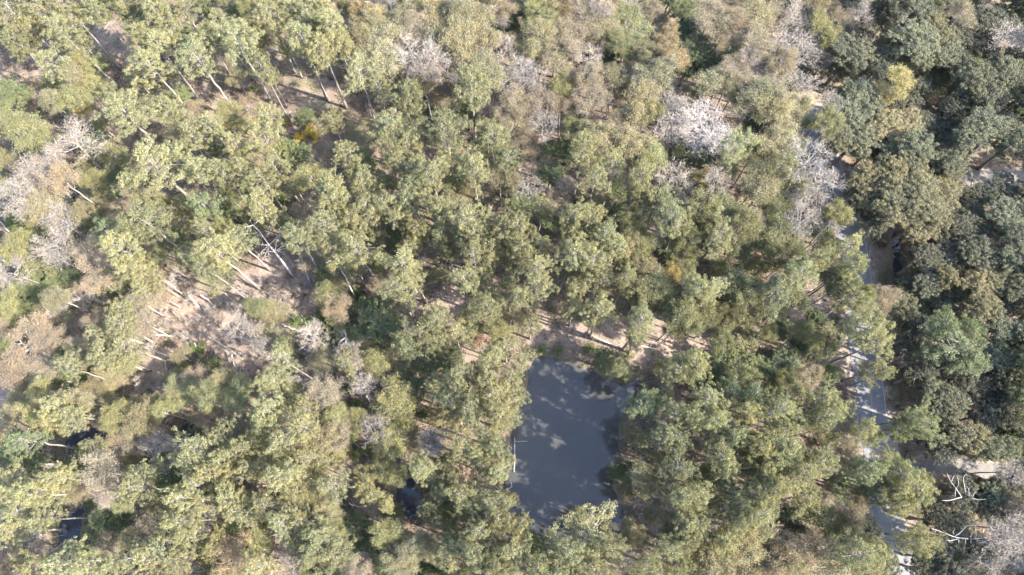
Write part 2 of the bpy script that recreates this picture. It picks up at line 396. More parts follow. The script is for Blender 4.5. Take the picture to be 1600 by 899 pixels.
def oak_parts(seed, dens=1.0, leaf=.15):
    """round-headed tree: lobes of leaves on a low dome"""
    global rng
    rng = np.random.default_rng(seed); tr, li, cr = Geo(), Geo(), Geo(); zc = 16.0
    tp, rr = sway_trunk(zc - 1.6, .28, .2, .3, 6); tr.tube(tp, rr, 8)
    nl = int(rng.integers(27, 33))
    for k in range(nl + 11):
        low = k >= nl; f = rng.uniform(.6, .98) if low else math.sqrt((k + .5) / nl); a = k * 2.4 + rng.normal(0, .3); rad = 2.35 * f * rng.uniform(.85, 1.12)
        z = (zc - rng.uniform(1.6, 5.0)) if low else zc + 1.9 * math.sqrt(max(0, 1 - f * f * .95)) + rng.normal(0, .45) - .7; c = np.array([math.cos(a) * rad, math.sin(a) * rad, z])
        p0 = tp[-1]; mid = p0 * .5 + c * .5 + rng.normal(0, .2, 3) + np.array([0, 0, -.4]); li.tube([p0, mid, c], [.11, .07, .025], 4)
        R1 = rng.uniform(.62, 1.0); tl = rng.normal(.5, .1)
        for j in range(int(11 * R1 / .8)):            # leaf sprays on each lobe
            d = unit(1)[0]; d[2] = d[2] * .7 + .25; cc = c + d * R1 * rng.uniform(.55, 1.02) * np.array([1, 1, .7]); r2 = rng.uniform(.24, .42)
            n = int(66 * dens); dd = unit(n); C = cc + dd * r2 * rng.uniform(.3, 1, n)[:, None]
            cr.leaves(C, np.cross(dd, unit(n)) + dd * .2, rng.uniform(.7, 1.2, n) * leaf, rng.uniform(.7, 1.2, n) * leaf * .62, np.clip(tl + rng.normal(0, .1) + rng.normal(0, .13, n), 0, 1), dd)
    return tr.mesh('oak_trunk', True), li.mesh('oak_limbs'), cr.mesh('oak_crown')
def brush_parts(seed):
    """leafless twiggy shrub, unit radius 1 m, centre at 1 m"""
    global rng
    rng = np.random.default_rng(seed); st, cr = Geo(), Geo()
    for k in range(9):
        a = k * 2.4 + rng.normal(0, .3); r = rng.uniform(.3, .8); c = np.array([math.cos(a) * r, math.sin(a) * r, rng.uniform(.9, 1.7)])
        m_ = c * np.array([.4, .4, .5]) + rng.normal(0, .05, 3); st.tube([[rng.normal(0, .05), rng.normal(0, .05), -.15], m_, c], [.04, .03, .012], 4)
        n = 60; t = rng.uniform(.3, 1, (n, 1)); B = m_ + (c - m_) * t; N = unit(n) * .8 + c / np.linalg.norm(c); N /= np.linalg.norm(N, axis=1)[:, None]; L = rng.uniform(.2, .7, n)
        cr.leaves(B + N * L[:, None] / 2, N, L, .018, np.clip(rng.normal(.5, .2, n), 0, 1))
    return st.mesh('brush_stems'), cr.mesh('brush_twigs')
def bush_parts(seed, n_l=9, leaf=.17, dens=1.0):
    """shrub: unit radius 1 m, centre at 1 m, several stems"""
    global rng
    rng = np.random.default_rng(seed); st, cr = Geo(), Geo()
    for k in range(n_l):
        a = k * 2.4 + rng.normal(0, .3); r = .68 * math.sqrt((k + .5) / n_l) * rng.uniform(.8, 1.15); c = np.array([math.cos(a) * r, math.sin(a) * r, rng.uniform(.75, 1.35)])
        st.tube([[rng.normal(0, .06), rng.normal(0, .06), -.15], c * np.array([.5, .5, .55]), c], [.035, .022, .01], 4)
        for j in range(5):
            cc = c + unit(1)[0] * .2; n = int(32 * dens); d = unit(n); C = cc + d * rng.uniform(.05, .27, n)[:, None]
            cr.leaves(C, unit(n), rng.uniform(.6, 1.2, n) * leaf * .55, rng.uniform(.6, 1.2, n) * leaf * .35, np.clip(rng.normal(.5, .1) + rng.normal(0, .15, n), 0, 1))
    return st.mesh('shrub_stems'), cr.mesh('shrub_foliage')

PROTO = {
    'pine': [pine_parts(100 + i, 1.0, (0, .1, .15, .2, .35, .05, .42, .3, .5, .12)[i]) for i in range(10)],
    'hard': [hard_parts(200 + i, 1.0, .8) for i in range(5)],
    'thin': [hard_parts(300 + i, .42, 1.1, .04, (.13, .1)) for i in range(5)],
    'bare': [hard_parts(400 + i, 0, (1.7, .7, .9, .5, .8)[i], .032) for i in range(5)],
    'oak': [oak_parts(500 + i) for i in range(6)],
    'bush': [bush_parts(600 + i) for i in range(5)],
    'brush': [brush_parts(650 + i) for i in range(4)],
}
print('protos', time.time() - T0)
rng = np.random.default_rng(11)

# ------------------------------------------------------------------ the trees, as read off the photograph: u v r; a few oaks added to shade the gravel tracks
# kind: (prototype, crown-centre height m, foliage colour, bark colour, object name, category, words for colour, group)
KIND = {
 'p':  ('pine', 17.5, (.158, .153, .084), 'pine_tree', 'pine', 'pale green'),
 'q':  ('pine', 16.5, (.128, .130, .072), 'pine_tree', 'pine', 'grey-green'),
 'v':  ('pine', 14.5, (.106, .122, .066), 'pine_tree', 'pine', 'fresh green'),
 'Y':  ('pine', 13.5, (.176, .167, .086), 'pine_tree', 'pine', 'yellow-green'),
 'm':  ('pine', 11.5, (.146, .143, .079), 'young_pine', 'young pine', 'pale green'),
 'e':  ('hard', 15.0, (.125, .122, .066), 'hardwood_tree', 'tree', 'grey-green'),
 'd':  ('oak', 7.5, (.070, .086, .048), 'evergreen_tree', 'tree', 'dark green'),
 'g':  ('oak', 7.5, (.100, .116, .058), 'evergreen_tree', 'tree', 'leaf-green'),
 'o':  ('oak', 11.5, (.090, .094, .062), 'oak_tree', 'oak', 'dull green'),
 'G':  ('oak', 12.0, (.138, .124, .074), 'oak_tree', 'oak', 'golden-olive'),
 's':  ('oak', 9.5, (.072, .074, .054), 'oak_tree', 'oak', 'shadowed green'),  # shaded copy of the oaks: shade put into a darker foliage colour
 'h':  ('hard', 14.0, (.175, .158, .100), 'hardwood_tree', 'tree', 'olive'),
 'j':  ('hard', 12.5, (.162, .158, .082), 'hardwood_tree', 'tree', 'lime-olive'),
 't':  ('thin', 14.0, (.195, .160, .118), 'thinly_leaved_tree', 'tree', 'tan'),
 'r':  ('thin', 13.0, (.20, .155, .115), 'thinly_leaved_tree', 'tree', 'rusty tan'),
 'O':  ('hard', 13.0, (.180, .142, .088), 'hardwood_tree', 'tree', 'orange'),
 'L':  ('hard', 13.0, (.205, .172, .085), 'hardwood_tree', 'tree', 'golden-yellow'),
 'b':  ('bare', 13.5, (.150, .130, .112), 'bare_tree', 'tree', 'grey-brown leafless'),
 'B':  ('bare', 13.0, (.175, .155, .138), 'bare_tree', 'tree', 'pale grey leafless'),
 'k':  ('brush', 1.7, (.190, .165, .150), 'bare_shrub', 'shrub', 'grey twiggy'),
 'w':  ('bare', 13.5, (.205, .188, .178), 'bare_tree', 'tree', 'whitish leafless'),
 'y':  ('bush', 1.6, (.30, .25, .055), 'leafy_shrub', 'shrub', 'bright yellow'),
 'u':  ('bush', 2.0, (.085, .115, .038), 'leafy_shrub', 'shrub', 'green'),
 'x':  ('bush', 1.6, (.20, .115, .078), 'leafy_shrub', 'shrub', 'reddish-brown'),
}
DATA = '''
p 20 15 28;p 60 12 25;p 110 20 28;p 50 45 25;p 100 45 28;p 122 62 20;q 150 18 22;q 190 8 25;v 215 35 25;p 245 15 24;p 262 40 22;p 225 60 22;p 292 18 20;q 25 70 22;p 85 100 23;h 112 118 18;g 150 102 16;
p 250 75 29;p 240 105 27;p 213 125 18;p 310 90 31;p 322 58 22;p 370 65 35;Y 398 44 20;p 345 42 25;p 195 180 38;p 175 150 18;g 10 150 30;j 30 200 28;g 55 215 22;h 78 160 18;j 115 150 22;L 132 170 13;b 105 220 38;b 50 265 32;t 95 282 24;
p 245 260 44;p 215 290 28;p 275 245 24;h 280 200 22;p 300 215 24;p 330 200 23;p 262 172 22;g 280 150 18;p 370 228 24;p 345 270 25;p 380 265 22;p 310 265 22;y 366 196 10;
p 420 30 26;p 455 14 25;p 482 36 32;p 502 12 25;p 520 42 24;Y 402 62 20;p 470 66 30;p 505 80 28;p 450 76 20;p 530 70 22;p 405 106 22;p 422 120 15;h 585 20 24;O 562 12 17;h 600 78 33;h 580 38 22;h 560 56 22;h 625 30 24;t 650 48 24;p 560 115 29;p 590 138 22;
w 650 84 33;b 662 106 25;h 690 60 26;h 690 20 24;h 722 14 22;h 745 26 24;b 772 26 20;t 792 10 18;q 640 152 26;h 665 134 20;h 720 60 26;h 750 60 24;h 740 96 28;b 780 76 22;q 735 136 33;h 762 120 22;b 790 120 26;b 702 110 20;t 792 165 22;
p 420 186 26;p 415 216 24;y 445 190 10;y 482 204 16;y 466 214 12;y 494 214 12;p 520 190 18;p 540 240 22;g 474 240 15;j 480 276 22;p 615 200 31;p 600 226 22;p 640 226 24;p 620 256 24;p 650 266 22;q 695 210 33;q 690 184 24;Y 770 216 33;p 760 198 20;
p 740 262 26;q 700 250 20;q 790 250 22;h 780 274 24;p 570 286 24;p 520 290 24;p 600 290 20;p 675 280 28;p 640 296 22;p 430 260 22;p 410 286 24;q 460 292 16;
d 820 15 22;j 850 20 26;h 840 52 26;h 870 60 24;t 900 36 26;b 936 14 20;h 945 36 24;j 985 36 28;O 880 14 18;t 1020 10 14;g 1070 15 24;t 1110 20 26;h 1132 34 18;h 1180 20 22;r 1155 45 23;t 1190 62 22;d 1075 42 22;d 1090 80 28;d 1110 102 24;d 1074 102 22;
O 1045 54 17;h 1020 86 24;O 1050 86 18;h 1030 112 26;h 1000 76 18;t 880 82 28;w 915 84 20;t 920 114 20;d 955 92 16;h 870 100 20;b 825 122 28;w 810 104 20;t 835 152 26;j 875 140 15;r 880 165 17;t 920 150 26;h 960 120 20;h 1000 150 28;j 1012 172 20;t 970 182 20;
t 806 168 20;b 850 192 20;b 1040 160 20;w 1095 185 43;b 1060 176 24;b 1044 202 22;h 1120 130 24;h 1142 146 20;t 1150 110 24;b 1170 95 20;h 1192 150 26;d 1182 192 18;j 890 196 18;h 920 204 20;g 885 230 20;p 910 236 30;h 940 220 26;h 980 226 28;j 1010 250 28;
p 960 262 26;p 1000 282 26;p 930 282 24;b 830 286 22;g 860 270 20;g 1060 234 16;g 1085 246 21;g 1110 234 20;b 1045 280 26;L 1092 276 15;b 1120 286 22;p 1150 230 28;j 1175 250 26;h 1130 260 20;h 1190 282 24;
t 1205 20 20;b 1245 20 26;w 1240 62 27;b 1255 92 24;t 1225 92 22;j 1280 40 22;t 1215 130 30;b 1250 130 22;h 1240 156 26;h 1215 168 26;b 1355 15 17;o 1330 80 32;s 1345 104 20;s 1310 110 14;o 1350 150 30;o 1325 176 34;b 1300 160 18;q 1295 196 26;o 1340 216 30;o 1310 216 24;
o 1430 15 34;o 1430 60 34;G 1462 44 26;o 1472 76 28;o 1440 86 24;L 1405 120 26;s 1396 160 18;t 1505 20 20;s 1555 30 30;b 1580 60 26;s 1540 65 22;g 1520 95 15;g 1542 95 18;o 1525 120 26;o 1572 115 28;o 1592 152 24;o 1545 150 28;o 1515 156 24;s 1500 130 20;o 1540 192 28;
o 1572 196 26;o 1515 216 24;o 1592 218 24;G 1382 196 30;G 1412 196 28;o 1432 226 28;o 1400 242 28;G 1426 262 26;s 1370 222 20;s 1440 190 20;s 1480 200 24;b 1270 250 34;b 1286 286 26;h 1245 226 24;h 1215 216 28;p 1220 260 22;j 1205 292 26;
G 1440 292 26;G 1400 292 26;G 1480 292 22;
b 15 310 24;b 42 312 22;h 62 322 18;b 100 345 24;j 50 345 20;b 75 380 24;b 92 402 18;j 20 382 20;d 105 426 18;g 60 370 15;b 15 420 26;g 40 440 24;g 66 452 25;g 30 492 24;j 10 470 18;g 26 514 22;h 86 462 20;b 75 330 22;h 130 330 16;
r 140 400 27;t 150 440 20;v 175 365 24;p 190 395 32;q 225 345 36;p 210 420 24;p 240 430 24;v 320 320 27;p 285 322 20;Y 230 450 22;r 250 462 18;t 215 472 22;Y 190 482 24;p 185 510 28;t 155 500 20;p 150 530 22;p 200 540 26;p 165 556 28;p 200 566 20;t 225 506 20;p 130 562 20;
p 340 394 29;p 375 376 24;p 322 418 22;p 356 418 18;p 340 452 17;p 320 362 22;g 275 372 16;p 290 346 20;p 295 400 20;r 40 545 38;r 18 572 24;r 76 530 20;t 66 576 20;p 110 576 22;g 92 592 18;t 120 545 18;u 310 545 18;u 335 570 22;b 365 512 18;b 395 522 22;
t 300 592 18;h 340 590 18;
p 410 320 24;p 430 340 20;j 400 480 14;p 460 376 24;p 456 356 16;p 505 350 26;p 525 310 26;p 550 340 22;p 575 330 26;p 515 386 22;p 560 390 30;p 545 374 20;p 555 420 20;p 600 320 24;p 640 312 28;p 620 332 20;Y 650 360 22;p 645 378 18;p 685 325 26;p 700 308 20;
q 690 360 24;p 630 410 28;p 620 450 26;p 650 432 22;p 636 470 15;p 730 346 33;q 752 372 24;p 725 372 22;p 700 396 20;p 740 402 22;p 765 390 24;p 690 430 16;p 725 440 24;p 760 430 20;p 786 370 20;p 792 350 24;p 790 402 20;p 780 460 20;p 765 482 22;p 745 465 18;p 796 440 18;
g 595 500 33;u 560 462 17;g 572 482 18;u 505 500 18;u 512 514 14;q 660 520 29;q 690 500 24;p 710 520 24;q 640 542 22;p 682 532 22;d 670 562 26;d 700 562 20;j 590 572 24;j 570 565 15;w 490 526 20;b 545 552 20;p 445 565 22;p 425 590 22;p 540 572 22;x 746 530 14;p 770 562 22;p 790 545 20;p 760 592 24;p 720 592 24;
g 815 320 22;Y 845 325 22;p 810 360 24;p 810 390 24;p 845 380 22;p 895 340 24;p 920 346 24;p 890 370 24;p 945 370 24;p 960 386 24;p 840 420 24;p 840 450 24;p 835 472 16;p 885 400 26;p 890 422 20;p 930 410 28;p 945 440 22;p 980 436 22;p 976 418 18;p 895 456 24;p 895 486 20;p 920 430 20;
p 940 486 24;p 925 502 16;p 806 470 18;p 830 506 20;p 1030 320 28;p 1050 340 28;p 1060 356 22;p 1010 310 24;q 995 332 22;q 1100 330 28;q 1130 330 28;q 1160 340 26;p 1120 370 28;q 1150 382 20;q 1108 352 20;q 1075 370 18;g 1000 352 14;h 980 380 18;L 1050 426 12;h 1012 420 20;
q 1000 460 20;q 1020 450 22;p 1000 506 26;p 995 532 18;q 1040 470 20;q 1060 496 26;q 1080 506 20;q 1050 516 15;p 1085 456 26;p 1110 450 26;q 1095 472 22;q 1115 500 22;q 1150 450 26;q 1170 460 26;q 1150 482 20;p 1180 440 16;b 1175 352 20;q 1130 530 15;
u 848 546 14;u 872 548 12;u 920 546 16;g 945 562 18;j 962 576 17;u 975 592 12;u 980 556 14;p 1060 580 27;p 1086 570 24;p 1040 572 18;g 1120 570 18;g 1150 560 18;g 1130 590 18;g 1180 570 20;g 1100 596 18;p 800 590 22;p 816 562 18;
j 1215 320 22;b 1270 320 26;b 1255 340 24;b 1290 360 18;q 1220 370 24;q 1215 400 22;q 1240 396 20;p 1250 430 26;p 1275 410 24;q 1290 380 20;p 1325 386 22;p 1330 416 21;q 1320 440 20;p 1215 460 30;q 1240 466 22;q 1205 480 20;q 1300 430 20;p 1325 470 27;q 1345 456 16;g 1275 495 14;
p 1350 520 36;p 1366 536 26;p 1376 506 20;p 1362 578 20;p 1382 584 14;G 1345 315 14;G 1362 310 26;G 1400 322 30;G 1440 322 30;G 1470 310 28;G 1430 350 26;o 1370 350 18;G 1465 340 22;r 1385 468 18;G 1412 480 20;s 1500 350 26;o 1530 396 28;o 1575 336 30;o 1592 372 24;
G 1480 432 18;G 1530 450 26;G 1560 440 26;o 1582 410 24;G 1540 480 24;o 1592 452 24;s 1450 440 24;s 1480 480 24;v 1480 545 44;v 1512 560 26;v 1470 510 24;v 1515 520 24;s 1425 540 22;s 1440 584 22;o 1560 512 26;o 1582 532 24;o 1550 562 26;o 1592 570 24;s 1562 592 24;
d 1220 512 18;d 1250 540 18;d 1225 562 22;g 1205 580 20;t 1270 592 18;
j 60 620 24;p 90 640 24;h 115 620 22;p 120 650 22;Y 70 660 24;v 40 690 26;g 20 702 26;g 50 722 20;Y 20 760 30;Y 55 770 30;Y 90 750 26;Y 30 800 30;Y 70 810 24;Y 15 832 24;g 130 722 24;Y 146 700 18;t 155 742 26;b 175 762 25;g 190 660 24;j 180 640 22;h 215 656 20;
w 240 690 20;Y 225 735 24;p 215 762 24;g 165 810 24;g 186 822 24;d 150 832 20;h 200 842 20;t 230 826 20;p 310 700 32;p 345 690 26;p 355 720 24;p 300 722 24;p 330 742 22;g 260 745 22;g 275 764 18;p 380 700 24;p 390 730 24;p 290 782 28;p 330 782 28;p 310 760 22;p 365 776 26;
p 380 802 26;p 285 812 26;p 260 860 28;p 240 872 26;p 280 872 26;p 300 840 22;Y 340 850 24;t 370 866 28;p 380 840 20;p 100 882 30;Y 60 886 26;p 140 880 26;g 130 862 18;p 190 882 24;j 330 620 24;j 370 625 26;h 355 602 20;j 285 612 22;
p 420 640 28;g 446 628 13;t 500 612 22;p 480 640 24;w 565 604 18;j 615 615 30;j 600 640 26;j 555 656 18;d 640 610 28;p 685 600 24;p 700 622 26;p 740 610 30;p 770 620 30;p 735 642 24;p 780 650 24;p 715 652 18;p 475 666 28;p 440 682 28;p 410 660 24;h 500 690 24;t 520 680 22;
p 480 716 24;p 440 742 28;p 410 730 24;p 520 756 26;p 460 760 22;p 420 790 26;p 470 812 26;p 440 822 24;p 500 832 22;p 410 812 20;b 585 676 24;u 630 696 17;u 650 688 14;b 680 682 22;j 600 730 18;j 616 736 17;Y 570 762 20;Y 586 776 20;Y 600 790 14;p 655 740 22;p 675 742 20;
g 610 802 18;u 625 836 15;p 670 800 20;p 682 816 16;q 690 770 20;p 720 770 24;v 735 790 22;p 705 742 18;p 760 730 22;p 780 742 22;p 775 700 24;p 745 710 24;p 760 682 22;p 720 702 22;q 700 722 16;p 765 792 28;p 785 812 24;p 755 832 24;p 790 780 18;p 720 850 26;p 700 870 24;
p 740 870 24;q 710 840 18;p 780 862 24;g 670 876 24;h 660 850 18;g 690 892 18;p 775 886 24;p 500 850 34;p 490 872 26;p 520 866 24;p 475 846 22;d 560 830 26;g 545 856 18;d 580 850 20;p 410 882 26;b 450 886 24;u 500 894 14;t 560 892 20;h 630 872 24;g 600 884 18;
p 806 622 20;p 800 652 18;p 810 822 22;p 800 862 28;g 830 852 20;p 840 884 24;p 920 840 48;p 888 862 30;p 952 852 28;p 905 815 18;p 870 882 26;p 930 882 28;v 1010 632 28;p 1036 620 20;q 1000 690 18;q 985 676 14;q 1040 682 26;h 1052 704 16;p 1075 652 22;p 1060 640 22;p 1115 660 24;
p 1110 630 26;v 1140 612 24;p 1165 642 22;v 1180 620 24;q 1140 682 24;p 1165 692 26;p 1185 702 22;p 1120 712 26;p 1130 732 26;q 1060 730 28;q 1040 718 18;h 1000 745 22;g 985 738 15;g 966 735 14;h 1010 762 20;p 980 762 16;p 1060 772 26;p 1090 780 28;Y 1110 792 20;p 1070 812 26;
p 1020 802 20;h 1040 812 18;p 1090 822 24;p 1155 782 28;p 1180 802 28;p 1150 822 22;p 1180 770 24;p 1192 740 22;h 1000 842 20;b 980 872 18;q 1040 860 29;q 1070 850 24;q 1012 882 24;p 1060 886 24;h 1110 852 20;p 1130 840 24;h 1160 852 26;h 1170 882 26;h 1120 886 24;h 1192 862 22;
g 1210 612 20;p 1220 640 24;q 1245 652 22;p 1250 620 22;p 1285 622 26;Y 1310 642 20;p 1290 652 24;h 1275 672 20;p 1220 670 24;p 1225 702 28;p 1250 712 24;p 1210 722 26;p 1255 740 28;p 1286 730 26;p 1290 708 20;p 1230 752 28;p 1205 762 26;p 1260 782 22;p 1350 676 21;p 1366 684 14;
q 1330 722 20;q 1350 740 26;p 1382 718 18;t 1320 700 16;p 1400 740 24;p 1420 762 30;p 1432 782 22;p 1402 786 22;p 1400 762 22;q 1370 762 22;h 1340 772 18;t 1340 802 22;p 1426 850 27;p 1436 838 16;v 1415 668 23;p 1442 660 22;p 1426 652 18;p 1404 678 14;
o 1460 622 26;o 1490 632 24;o 1476 652 22;s 1500 610 22;G 1445 745 13;G 1505 682 26;G 1530 692 26;o 1550 702 22;o 1576 700 20;s 1470 700 22;s 1484 680 16;g 1570 670 20;g 1592 682 20;s 1540 650 24;s 1580 640 26;s 1592 614 24;b 1580 735 20;g 1572 756 20;s 1550 792 24;
r 1592 790 18;b 1580 822 26;b 1560 842 24;s 1480 862 28;s 1520 872 28;b 1560 882 26;b 1592 862 24;s 1455 872 18;s 1440 888 16;s 1462 792 16;s 1500 820 22;s 1545 765 18;
G 1342 286 17;G 1364 270 22;G 1396 264 22;o 1460 262 22;o 1490 256 22;o 1602 748 26;o 1630 752 28;o 1556 768 22;o 1625 310 30;o 1640 280 30;s 1450 400 22;s 1470 370 20;s 1440 510 20;s 1520 600 24;o 1620 420 30;o 1620 520 30;
k 128 672 10;k 152 692 11;k 106 700 9;k 112 796 11;k 132 842 10;k 96 826 9;k 626 790 9;k 652 760 10;k 290 676 9;
b 1210 830 26;s 1242 826 16;t 1220 862 24;b 1200 800 18;h 1250 882 26;t 1270 852 28;g 1305 836 15;h 1330 832 22;h 1300 872 24;p 1340 870 30;p 1366 860 24;p 1320 892 20;h 1352 884 18;t 1215 888 22
'''
TREES = []
for it in DATA.replace('\n', '').split(';'):
    k, u, v, r = it.split(); u, v, r = float(u), float(v), float(r)
    if k == 'q' and u > 980 and v < 535: k = 'e'
    if k in 'pq' and r <= 20: k = 'm'
    if k == 'w' and r < 40: k = 'B'
    TREES.append([k, u, v, r])
# low trees and saplings where the canopy opens and the litter is not bare
OPEN_SHADE = [(440, 140, 42), (500, 135, 42), (560, 165, 30), (190, 80, 48), (220, 240, 30), (110, 478, 55), (150, 500, 40), (500, 245, 34), (600, 170, 26), (1150, 190, 30), (1460, 150, 30), (1495, 360, 40), (1420, 400, 34), (100, 812, 40), (640, 775, 34), (130, 685, 30), (1400, 640, 24)]
def fill_gaps():
    r_ = random.Random(77); cov = [(u, v, r) for _, u, v, r in TREES]; add = []
    for _ in range(11000):
        u, v = r_.uniform(-10, 1610), r_.uniform(-10, 909)
        r = r_.uniform(13, 23)
        west = u < 640 and v > 430
        if any((u - a) ** 2 + (v - b) ** 2 < (c * (.74 if west else .9) + r * .42) ** 2 for a, b, c in cov): continue
        k = r_.choice('ssso') if u > 1330 else r_.choice('htbhjtg') if v < 330 and u > 560 else r_.choice('gghjjutmm') if v < 600 else r_.choice('hjjtthbum' if west else 'gghjjutmb')
        x, y, s_ = at(u, v, 6); p = np.array([[x, y]])
        if line_d(p, W_ROAD)[0] < 4.5 or min(line_d(p, W_D1)[0], line_d(p, W_D2)[0]) < 3.6 or poly_sd(p, W_POND)[0] < 1.5 or min(poly_sd(p, w)[0] for w in W_POOLS.values()) < 1.6: continue
        pq = np.array([[u, v]])
        if 500 < v < 720 and line_d(pq, ROAD)[0] < 24 + r * 1.1: continue
        if any(st >= .6 and math.hypot(x - a, y - b) < q * 1.02 for a, b, q, st in W_SAND): continue
        if any(math.hypot(u - a, v - b) < q for a, b, q in OPEN_SHADE): continue
        if u > 1330: r *= 1.25
        if k == 'u': r = min(r, 17)
        cov.append((u, v, r)); add.append([k, round(u, 1), round(v, 1), round(r, 1)])
    for _ in range(1500):
        u, v = (r_.uniform(370, 650), r_.uniform(440, 740)) if r_.random() < .55 else (r_.uniform(0, 640), r_.uniform(430, 899))
        r = r_.uniform(11, 19)
        if any((u - a) ** 2 + (v - b) ** 2 < (c * .62 + r * .5) ** 2 for a, b, c in cov): continue
        x, y, s_ = at(u, v, 1); p = np.array([[x, y]])
        if poly_sd(p, W_POND)[0] < 1.5 or min(poly_sd(p, w)[0] for w in W_POOLS.values()) < .6: continue
        cov.append((u, v, r)); add.append(['k', round(u, 1), round(v, 1), round(r, 1)])
    print('fillers', len(add)); return add
FILL = fill_gaps(); N_MAIN = len(TREES); TREES += FILL

# landmarks used to tell look-alikes apart in words
MARKS = [('pond', 885, 700), ('road\'s upper end', 1325, 330), ('sunny stretch of road', 1360, 620), ('road\'s lower end', 1405, 885), ('pale sandy clearing', 350, 165), ('pink dirt clearing', 430, 440),
         ('big white leafless tree', 1095, 185), ('two white snags', 1507, 800), ('round golden-yellow tree', 1405, 120), ('upper gravel track', 1550, 280), ('lower gravel track', 1510, 730), ('lower-left black pool', 115, 815),
         ('black pool between pines', 640, 775), ('yellow shrub patch', 475, 205), ('rusty broad tree', 40, 545), ('grey spreading bare tree', 105, 220), ('leaning dead pine', 430, 390), ('dirt path above pond', 1030, 535),
         ('big fresh-green pine', 1480, 545), ('whitish leafless crown', 650, 84), ('photo\'s top left corner', 0, 0), ('photo\'s top right corner', 1600, 0), ('photo\'s bottom left corner', 0, 899), ('middle of top edge', 900, 0), ('middle of bottom edge', 600, 899)]
DIRS = ['right', 'lower right', 'bottom', 'lower left', 'left', 'upper left', 'top', 'upper right']
ORD = ['first', 'second', 'third', 'fourth', 'fifth', 'sixth', 'seventh', 'eighth', 'ninth', 'tenth', 'eleventh', 'twelfth', 'thirteenth', 'fourteenth', 'fifteenth', 'sixteenth']
SPECIAL = {('w', 1095, 185): 'broad white leafless tree, the whitest crown among tan hardwoods', ('L', 1405, 120): 'round golden-yellow tree alone among the dark green oaks',
           ('p', 920, 840): 'broad pale pine overhanging the bottom shore of the pond', ('v', 1480, 545): 'very broad fresh-green pine standing out from dark oaks beside the road',
           ('r', 40, 545): 'broad rusty tan tree beside the bare ground near the left edge', ('b', 105, 220): 'wide leafless tree with pale spreading limbs near the left edge',
           ('p', 310, 90): 'tall pine whose long bare white trunk crosses the sandy clearing', ('p', 195, 180): 'broad pale pine alone between dark shade and the sandy clearing',
           ('g', 595, 500): 'dense round leaf-green tree beside the pink dirt clearing', ('B', 650, 84): 'whitish leafless tree with twisting limbs among olive crowns near the top',
           ('r', 140, 400): 'rusty tan tree standing alone above dark shaded ground', ('y', 366, 196): 'bright yellow shrub at the foot of the long white trunk',
           ('p', 1350, 520): 'big pine leaning its dark trunk out across the road'}
def size_word(k, r):
    b = KIND[k][0]
    if b in ('bush', 'brush'): return 'small' if r < 15 else 'wide'
    return 'small' if r < 19 else 'slim' if r < 23 else 'medium' if r < 27 else 'large' if r < 33 else 'very large'
def make_labels(T):
    keys = {}
    for i, (k, u, v, r) in enumerate(T):
        nm, mu, mv = min(MARKS, key=lambda m: math.hypot(m[1] - u, m[2] - v) + (60 if 'corner' in m[0] or 'middle' in m[0] else 0))
        d = DIRS[int(round(math.atan2(v - mv, u - mu) / (math.pi / 4))) % 8]
        keys.setdefault((size_word(k, r), KIND[k][5], KIND[k][4], nm, d), []).append((math.hypot(u - mu, v - mv), i))
    out = {}
    for (s, c, cat, nm, d), L in keys.items():
        L.sort()
        for n, (_, i) in enumerate(L):
            out[i] = f"{s} {c} {cat}, {ORD[n]} out from the {nm} towards {d}" if len(L) > 1 else f"{s} {c} {cat} out from the {nm} towards {d}"
    for i, (k, u, v, r) in enumerate(T):
        if (k, int(u), int(v)) in SPECIAL: out[i] = SPECIAL[(k, int(u), int(v))]
    return out
LAB = make_labels(TREES)
GROUP = {'young_pine': 'young pines between the tall ones', 'pine_tree': 'pines of the woodland', 'evergreen_tree': 'evergreen trees under the pines', 'oak_tree': 'oaks beyond the road', 'hardwood_tree': 'leafy hardwoods among the pines',
         'thinly_leaved_tree': 'thinly leaved hardwoods', 'bare_tree': 'leafless hardwoods', 'leafy_shrub': 'shrubs on the forest floor', 'bare_shrub': 'leafless brush on the forest floor'}
BARK = {'pine': (.165, .145, .132), 'hard': (.20, .185, .165), 'thin': (.2, .18, .17), 'bare': (.15, .136, .124), 'oak': (.15, .135, .12), 'bush': (.18, .15, .12), 'brush': (.20, .18, .165)}
_first = {}
for me_list, mat_i in ((PROTO['pine'], 0),):
    pass
for key, lst in PROTO.items():
    for parts in lst:
        for j, me in enumerate(parts):
            leafy = j == len(parts) - 1
            me.materials.append((M_TWIG if key in ('bare', 'brush') else M_LEAF) if leafy else M_BARK)

